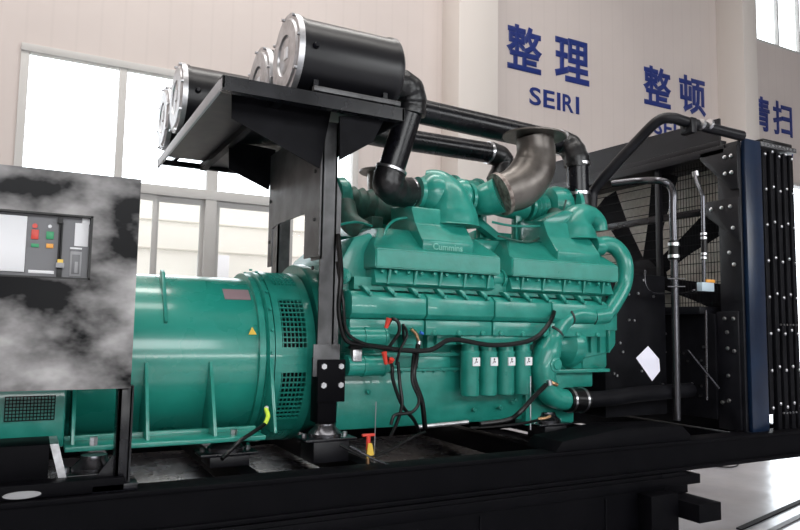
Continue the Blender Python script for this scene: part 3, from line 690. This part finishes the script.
# right end: gear housing, coolant pipe, pump
MB().box(3.72, 3.98, 4.0, 5.2, 1.25, 2.0, .03).build('gear_housing', G, e)
MB().prism([(3.80, 1.55), (3.98, 1.55), (3.98, 1.72), (3.90, 1.74)], 'Y', 3.9, 4.1, .006).build('bracket', G, e)
yp = 3.86
P = [U(596, 246, 3.96), U(607, 244, 3.93), U(617, 249, 3.9), U(624.5, 262, yp), U(624, 283, yp), U(614, 303, yp), U(604, 315, yp), U(590, 316, yp)]
MB().tube(P, .062, 20).build('coolant_pipe', G, e)
MB().cyl(P[0] - Vector((.04, 0, 0)), P[0] + Vector((.05, 0, 0)), .075, 20).build('hose_joint', G, e)
a = U(606, 314, yp); b = U(591, 316, yp); MB().cyl(a, b, .072, 20).build('hose_joint', G, e)
MB().tube([U(592, 316, yp), U(576, 314, yp), U(563, 321, yp), U(554, 335, yp), U(548, 346, yp)], .066, 20).build('coolant_pipe', G, e)
for (x1_, y1_, x2_, y2_) in ((567, 317, 568.5, 316.3), (554, 333, 555, 331.5), (591, 316, 592.5, 316)): 
    MB().cyl(U(x1_, y1_, yp), U(x2_, y2_, yp), .071, 20).build('hose_band', INK, e)
MB().tube([U(553, 338, yp), U(547, 352, yp), U(543, 370, yp), U(546, 388, yp), U(554, 397, yp), U(566, 400, yp)], [.07, .10, .095, .085, .078, .075], 22).build('pump_inlet', G, e)
MB().lathe(U(547, 364, yp) + Vector((0, -.08, 0)), (0, -1, 0), [(0, .05), (.02, .05), (.025, .035), (.035, .03)], 20).build('inlet_boss', G, e)
MB().lathe((3.40, 3.98, 1.52 - .08), (1, 0, 0), [(0, .07), (.03, .09), (.07, .12), (.10, .165), (.15, .175), (.19, .165), (.22, .12), (.24, .10)], 36).build('water_pump', G, e)
MB().prism([(3.60, 1.32), (3.96, 1.38), (4.02, 1.44), (4.02, 1.60), (3.90, 1.66), (3.60, 1.62)], 'Y', 3.95, 4.3, .02).build('pump_housing', G, e)
for i in range(4): MB().box(3.64 + i * .09, 3.655 + i * .09, 3.92, 3.96, 1.38, 1.58, .003).build('housing_rib', G, e)
MB().box(3.36, 3.90, 3.90, 4.2, 1.235, 1.26, .004).build('shelf_bracket', G, e)
MB().box(3.42, 3.80, 3.98, 4.2, 1.12, 1.24, .01).build('pump_foot', G, e)
p = U(566, 400, yp); MB().cyl(p, U(584, 400, yp), .088, 22).build('rubber_hose', RUB, e)
for x in (568, 580): MB().cyl(U(x, 400, yp), U(x + 2, 400, yp), .092, 22).build('hose_clamp', ST, e)
MB().tube([U(584, 400, yp), U(610, 398, yp), U(640, 394, yp), U(690, 390, 3.95)], .06, 18).build('lower_pipe', KM, e)
# oil pan foot at the right and oil drain lines
MB().box(3.15, 3.60, 3.97, 4.1, .86, 1.25, .01).build('pan_boss', G, e)
for k in range(7): MB().bolt((3.05 + k * .08, 3.965, 1.05 - .04 * (k % 2)), (0, -1, 0), .010, .01).build('pan_bolt', G, e)
MB().tube([U(548, 384, 3.72), U(552, 383, 3.70), U(557, 385, 3.7)], .014, 10).build('brass_valve', BRASS, e)
MB().tube([U(538, 419, 3.72), U(546, 418, 3.70), U(550, 416, 3.7)], .011, 10).build('brass_valve', BRASS, e)
MB().cyl(U(549, 380, 3.7), U(550, 385, 3.7), .02).build('valve_nut', ST, e)
MB().tube([U(411, 329, 3.80), U(416, 334, 3.8), U(419, 342, 3.8)], .012, 10).build('brass_valve', BRASS, e)
MB().cyl(U(419, 341, 3.8), U(418.5, 346, 3.8), .016).build('valve_nut', ST, e)
MB().cyl(U(420, 332, 3.79), U(423, 334, 3.79), .010).build('tap_handle', BLUE, e)
MB().cyl(U(418, 427, 3.83), U(468, 422, 3.83), .014).build('bare_rod', ALU, e)
MB().tube([U(530.5, 376, 3.75), U(530.5, 430, 3.75)], .005, 6).build('dipstick', ST, e)

# ------------------------------------------------------------------ cables and hoses
def hose(pts, r, name, lbl, cat, m_=RUB, g=None): return tag(MB().tube(pts, r, 10, 6).build(name, m_), lbl, cat, g)
Y_ = 3.74
hose([U(338, 235, 3.85), U(341, 275, Y_), U(339, 310, Y_), U(345, 338, Y_), U(358, 344, Y_), U(380, 347, Y_), U(400, 350, 3.72), U(430, 350, 3.72), U(446, 341, 3.74), U(460, 340, Y_), U(490, 345, Y_), U(520, 343, Y_), U(538, 336, 3.74), U(550, 322, 3.74), U(554, 312, 3.80)], .016, 'wiring_harness', 'thick black cable harness sagging along the green engine flank', 'cable')
hose([U(337, 262, 3.8), U(343, 300, 3.72), U(347, 332, 3.72), U(368, 345, 3.70), U(392, 348, 3.70)], .010, 'cable', 'thin black cable beside the rack post, running to the starter', 'cable')
for pts, l in (([U(388, 325, 3.77), U(392, 319, 3.70), U(398, 322, 3.68), U(399, 332, 3.68), U(392, 343, 3.7), U(388, 348, 3.72)], 'black battery cable looped over the upper starter, red boot on its end'),
               ([U(386, 357, 3.75), U(392, 366, 3.68), U(393, 380, 3.68), U(402, 405, 3.70), U(414, 420, 3.74), U(420, 434, 3.80)], 'black battery cable dropping from the lower starter, crossing the others'),
               ([U(398, 362, 3.74), U(400, 385, 3.7), U(402, 405, 3.68), U(396, 425, 3.7), U(390, 437, 3.72)], 'black cable hanging straight down left of the twin hoses'),):
    hose(pts, .011, 'battery_cable', l, 'cable')
hose([U(404, 340, 3.78), U(403, 325, 3.74), U(407, 335, 3.7), U(400, 350, 3.7), U(396, 365, 3.72)], .009, 'battery_cable', 'short black cable curl between the starters and the brass tap', 'cable')
hose([U(418, 345, 3.78), U(416, 360, 3.74), U(414, 378, 3.72), U(422, 402, 3.72), U(425, 428, 3.76)], .016, 'fuel_hose', 'thick black hose from the brass tap down to the sump', 'hose')
hose([U(414, 352, 3.75), U(412, 380, 3.70), U(419, 400, 3.69), U(412, 412, 3.68), U(395, 415, 3.68), U(391, 425, 3.68)], .010, 'fuel_hose', 'thinner black hose curling left beside the thick hose', 'hose')
hose([U(546, 385, 3.70), U(533, 398, 3.66), U(520, 412, 3.66), U(508, 420, 3.7), U(480, 424, 3.72)], .016, 'fuel_hose', 'black hose from the brass valve under the four filters', 'hose')
hose([U(539, 420, 3.72), U(525, 423, 3.68), U(500, 426, 3.7), U(470, 428, 3.76)], .010, 'fuel_hose', 'thin black hose along the sump foot towards the lower brass valve', 'hose')
hose([U(340, 445, 3.62), U(365, 456, 3.60), U(385, 452, 3.60), U(415, 436, 3.64), U(425, 432, 3.7)], .009, 'cable', 'thin black cable looping along the skid rail under the sump', 'cable')
hose([U(350, 446, 3.62), U(380, 462, 3.58), U(400, 468, 3.58)], .008, 'cable', 'thin cable trailing right of the yellow and red valve', 'cable', DS)
def boot(a, b, l): tag(MB().tube([U(*a), U(*b)], [.017, .012], 12).build('terminal_boot', RED), l, 'cable boot')
boot((389, 318, 3.69), (386, 328, 3.70), 'red rubber boot on the upper starter cable'); boot((384, 352, 3.69), (386, 364, 3.70), 'long red rubber boot at the lower starter'); boot((392, 359, 3.68), (390, 364, 3.70), 'small red rubber boot right beside the long one')
t = thing('ground_cable', 'black earth cable with yellow-green sleeve at the alternator foot', 'cable', U(225, 453, 3.8))
MB().tube([U(266, 409, 3.86), U(268, 416, 3.82), U(265, 424, 3.80)], .012, 10).build('sleeve', YG, t)
MB().tube([U(265, 424, 3.80), U(255, 431, 3.74), U(240, 441, 3.70), U(229, 452, 3.70), U(222, 459, 3.66)], .011, 10).build('cable', RUB, t)
MB().bolt(U(266, 408, 3.88), (0, -1, 0), .014).build('lug', ST, t)
t = thing('drain_valve', 'small valve with red tee handle and yellow tag on the skid rail', 'valve', U(368, 462, 3.6))
p = U(368, 455, 3.62)
MB().cyl((p.x, 3.62, .767), (p.x, 3.62, p.z + .03), .012).build('body', BRASS, t)
MB().box(p.x - .04, p.x + .04, 3.61, 3.63, p.z + .105, p.z + .12, .004).build('handle', RED, t); MB().cyl((p.x, 3.62, p.z + .03), (p.x, 3.62, p.z + .11), .013, 12).build('handle_stem', RED, t)
MB().prism([(p.x - .022, p.z - .01), (p.x + .03, p.z - .02), (p.x + .010, p.z + .07), (p.x - .012, p.z + .07)], 'Y', 3.59, 3.60).build('tag', YEL, t)
MB().cyl((p.x + .04, 3.62, .77), (p.x + .045, 3.62, p.z + .30), .003, 6).build('dip_wire', ST, t)

# ------------------------------------------------------------------ radiator
t = thing('radiator', 'tall black radiator unit with bolted side plates and wire fan guard, right', 'radiator', (5.35, 4.7, .765))
RX0, RX1, RY0, RY1, RZb, RZt = 5.02, 5.72, 3.55, 6.0, .765, 3.14
MB().box(RX0 + .04, RX0 + .25, RY0 - .01, RY0 + .03, RZb, RZt, .004).build('corner_channel', NAVY, t)
MB().box(RX0 + .0, RX0 + .03, RY0 + .02, RY0 + .22, RZb, RZt - .02, .003).build('corner_channel', KS, t)
MB().box(RX0 + .26, RX1, RY0 + .05, RY0 + .08, RZb + .12, RZt - .05).build('side_panel', KM, t)
nb = 0
for i, x in enumerate((5.30, 5.40, 5.49, 5.58, 5.665)):
    m = MB(); m.box(x, x + .05, RY0, RY0 + .05, RZb + (.13 if i < 1 else .0), RZt - .06, .003); m.build('side_rib', KM, t)
    for k in range(8):
        z = RZb + .18 + k * .30 + (.03 if i % 2 else 0)
        MB().lathe((x + .03, RY0, z), (0, -1, 0), [(0, .013), (.009, .013), (.013, .006)], 8).build('bolt', ST, t)
MB().box(RX0 + .24, RX1 + .02, RY0 - .02, RY0 + .14, RZt - .04, RZt, .003).build('top_flange', PLG, t)
MB().box(RX0 - .02, RX1 + .02, RY0 + .14, RY1, RZt - .10, RZt - .03, .003).build('top_tank', KS, t)
m = MB(); m.box(RX0 + .28, RX1 - .02, RY0 - .01, RY0 + .10, RZt, RZt + .035, .01); m.build('vent_rail', RUB, t)
for k in range(9): MB().bolt((RX0 + .28 + k * .05, RY0 - .02, RZt - .02), (0, -1, 0), .008).build('bolt', ST, t)
for k in range(6): MB().bolt((5.46 + k * .042, RY0 - .002, 1.62), (0, -1, 0), .008).build('bolt', ST, t)
for k in range(5): MB().bolt((5.46 + k * .042, RY0 - .002, .90), (0, -1, 0), .008).build('bolt', ST, t)
# upper hood plate and beams across
MB().prism([(3.80, 3.16), (3.80, 3.38), (6.0, 3.44), (6.0, 3.16)], 'X', RX0 + .08, RX0 + .10).build('hood_plate', KS, t)
MB().box(RX0 + .02, RX0 + .10, 3.75, 6.0, 3.10, 3.17, .003).build('cross_beam', KS, t)
MB().box(RX0 + .05, RX0 + .10, 3.75, 6.0, 2.56, 2.62, .003).build('cross_beam', K, t)
for y in (4.4, 5.25): MB().box(RX0 + .02, RX0 + .06, y, y + .05, 1.6, 3.10, .003).build('guard_stay', KS, t)
MB().prism([(3.57, 3.08), (3.57, 2.72), (3.64, 2.72), (3.92, 3.02), (3.92, 3.08)], 'X', RX0 - .02, RX0, .002).build('gusset', KS, t)
MB().prism([(3.57, 2.65), (3.57, 2.28), (3.62, 2.32), (3.88, 2.53), (3.88, 2.65)], 'X', RX0 - .02, RX0, .002).build('gusset', KS, t)
MB().box(RX0 - .02, RX0, 3.60, 3.80, .77, 1.72, .003).build('gusset', KS, t)
for y, z in ((3.62, 3.0), (3.68, 3.0), (3.62, 2.86), (3.68, 2.86), (3.64, 2.58), (3.72, 2.58), (3.82, 2.58), (3.62, 2.40), (3.62, 2.1), (3.66, 2.2), (3.64, 1.66), (3.72, 1.66), (3.64, 1.4), (3.70, 1.42), (3.70, 1.2), (3.70, 1.0), (3.76, .98), (3.7, 1.55)):
    MB().lathe((RX0 - .02, y, z), (-1, 0, 0), [(0, .016), (.01, .016), (.014, .008)], 8).build('bolt', ST, t)
# shroud ring, core, fan guard
SH = 5.14
m = MB(); m.box(SH + .30, SH + .34, 3.66, 5.98, .93, 3.10); m.build('fin_core', CORE, t)
m = MB(); m.box(SH, SH + .30, 3.62, 3.66, .92, 3.10); m.box(SH, SH + .30, 5.96, 6.0, .77, 3.10); m.box(SH, SH + .02, 3.62, 6.0, .84, 1.74); m.build('shroud', KM, t)
m = MB()
z = 1.80
while z < 3.10: m.box(RX0 + .07, RX0 + .076, 3.70, 5.95, z, z + .006); z += .085
y = 3.76
while y < 4.3: m.box(RX0 + .076, RX0 + .08, y, y + .004, 1.76, 3.08); y += .03
m.build('wire_guard', KM, t)
# lower shelf in front of the shroud with fittings
MB().box(4.86, RX0 + .10, 3.85, 5.9, 1.70, 1.76, .003).build('shelf', KS, t)
MB().box(4.98, 5.02, 3.80, 5.9, .84, 1.70, .003).build('lower_guard_panel', KM, t)
for i in range(34):
    MB().bolt((4.975, random.uniform(3.85, 5.3), random.uniform(.95, 1.66)), (-1, 0, 0), .011, .012).build('bolt', ST, t)
fn = thing('cooling_fan', 'large dark bladed cooling fan behind the wire guard', 'fan', (5.27, 4.75, 2.05))
MB().lathe((5.16, 4.75, 2.05), (1, 0, 0), [(0, .16), (.02, .2), (.14, .2), (.16, .15)], 32).build('hub', KM, fn)
for k in range(8):
    a0 = 2 * PI * k / 8 + math.radians(103.5)
    pts = []
    for r_, da in ((.18, -.30), (.55, -.15), (1.02, -.13), (1.04, .0), (1.02, .15), (.55, .15), (.18, .30)):
        a = a0 + da; tw = (da) * .12
        pts.append((5.24 + tw, 4.75 + r_ * math.cos(a), 2.05 + r_ * math.sin(a)))
    MB().quad3(pts, .006).build('blade', KM, fn)
# standing pipes in front of the guard
t = thing('coolant_line', 'thick black bent tube arching up over the radiator top', 'pipe', U(592, 215, 4.2))
MB().tube([U(592, 222, 4.25), U(592, 200, 4.25), U(596, 188, 4.22), U(615, 165, 4.05), U(640, 138, 3.85), U(658, 121, 3.70), U(672, 118, 3.62), U(690, 123, 3.6), U(742, 136, 3.55)], .042, 16, 10).build('tube', KS, t)
MB().box(4.44, 4.50, 3.55, 3.66, 3.10, 3.22, .003).build('bracket', KS, t)
for px in (700, 708): 
    a = U(px, 124, 3.56); MB().cyl(a, U(px + 2, 125, 3.56), .042, 14).build('clamp', ST, t)
t = thing('coolant_line', 'satin dark tube with a clamped joint standing before the fan guard', 'pipe', U(676, 418, 3.8))
P = [U(612, 184, 4.3), U(640, 181, 4.1), U(660, 181, 3.9), U(669, 185, 3.85), U(673, 194, 3.82), U(673, 215, 3.82), U(675, 300, 3.82), U(677, 420, 3.82)]
MB().tube(P, .031, 16).build('tube', DS, t)
MB().cyl(U(673.5, 241, 3.82), U(674, 260, 3.82), .042, 16).build('sleeve', RUB, t)
for y_ in (243, 255): MB().cyl(U(673.7, y_, 3.82), U(673.7, y_ + 3, 3.82), .046, 16).build('clamp', ST, t)
for y_ in (278.5, 286.5): MB().cyl(U(668, y_, 3.78), U(685, y_, 3.78), .004, 8).build('u_bolt', ST, t)
t = thing('vent_line', 'thin dark tube with a clamped joint right of the thicker standing tube', 'pipe', U(704, 285, 3.75))
MB().tube([U(696, 176, 3.85), U(697, 182, 3.82), U(702, 194, 3.76), U(703, 205, 3.75), U(704, 286, 3.75)], .016, 12).build('tube', DS, t)
MB().cyl(U(704, 240, 3.75), U(704, 254, 3.75), .023, 14).build('sleeve', RUB, t)
for y_ in (233, 237, 253, 257): MB().cyl(U(703.8, y_, 3.75), U(703.8, y_ + 2, 3.75), .026, 14).build('clamp', ST, t)
m = MB().cyl(U(695, 171, 3.86), U(696, 176, 3.86), .028, 12); m.build('cap', ST, t)
t = thing('sensor_box', 'small pale blue box with orange top below the thin vent tube', 'box', U(705, 290, 3.75))
a = U(699, 291, 3.75); b = U(711, 283, 3.75); MB().box(a.x, b.x, 3.72, 3.77, a.z, b.z, .003).build('body', mat('pale_blue_plastic', (.45, .55, .62), .5), t)
a = U(704, 282.5, 3.75); b = U(712, 280, 3.75); MB().box(a.x, b.x, 3.72, 3.77, a.z, b.z, .002).build('top_strip', ORA, t)
tag(MB().cyl(U(735, 215, 3.7), U(731, 272, 3.7), .007, 8).build('control_rod', DS), 'slim upright rod just left of the navy radiator channel', 'rod')
tag(MB().cyl(U(688, 350, 3.8), U(719, 388, 3.75), .008, 8).build('control_rod', DS), 'slim slanted rod low in front of the radiator', 'rod')
tag(MB().cyl(U(706, 310, 3.8), U(707, 400, 3.8), .009, 8).build('control_rod', DS), 'slim upright rod low between the standing tube and the radiator foot', 'rod')
# engine-side black guard at the fan hub (dark block right of the green pipe)
t = thing('fan_drive_guard', 'black bolted guard box between the engine and the radiator', 'guard', (4.2, 4.3, .77))
MB().box(4.05, 4.75, 4.1, 5.4, .86, 2.02, .01).build('guard_body', KM, t)
for i in range(20):
    MB().bolt((random.uniform(4.05, 4.72), 4.1, random.uniform(.95, 1.98)), (0, -1, 0), .011, .012).build('bolt', ST, t)
hose([U(645, 270, 3.98), U(646, 285, 3.96), U(655, 293, 3.96), U(680, 293, 3.96), U(692, 291, 3.96), U(700, 288, 3.9)], .006, 'cable', 'thin wire drooping towards the pale blue box', 'cable', DS)
# paper
a = [U(648, 346, 3.72), U(636, 358, 3.74), U(652, 381, 3.74), U(660, 371, 3.72), U(659, 359, 3.71)]
tag(MB().quad3(a, .0015).build('paper_sheet', PAPER), 'blank white sheet of paper hanging diagonally near the radiator', 'paper')
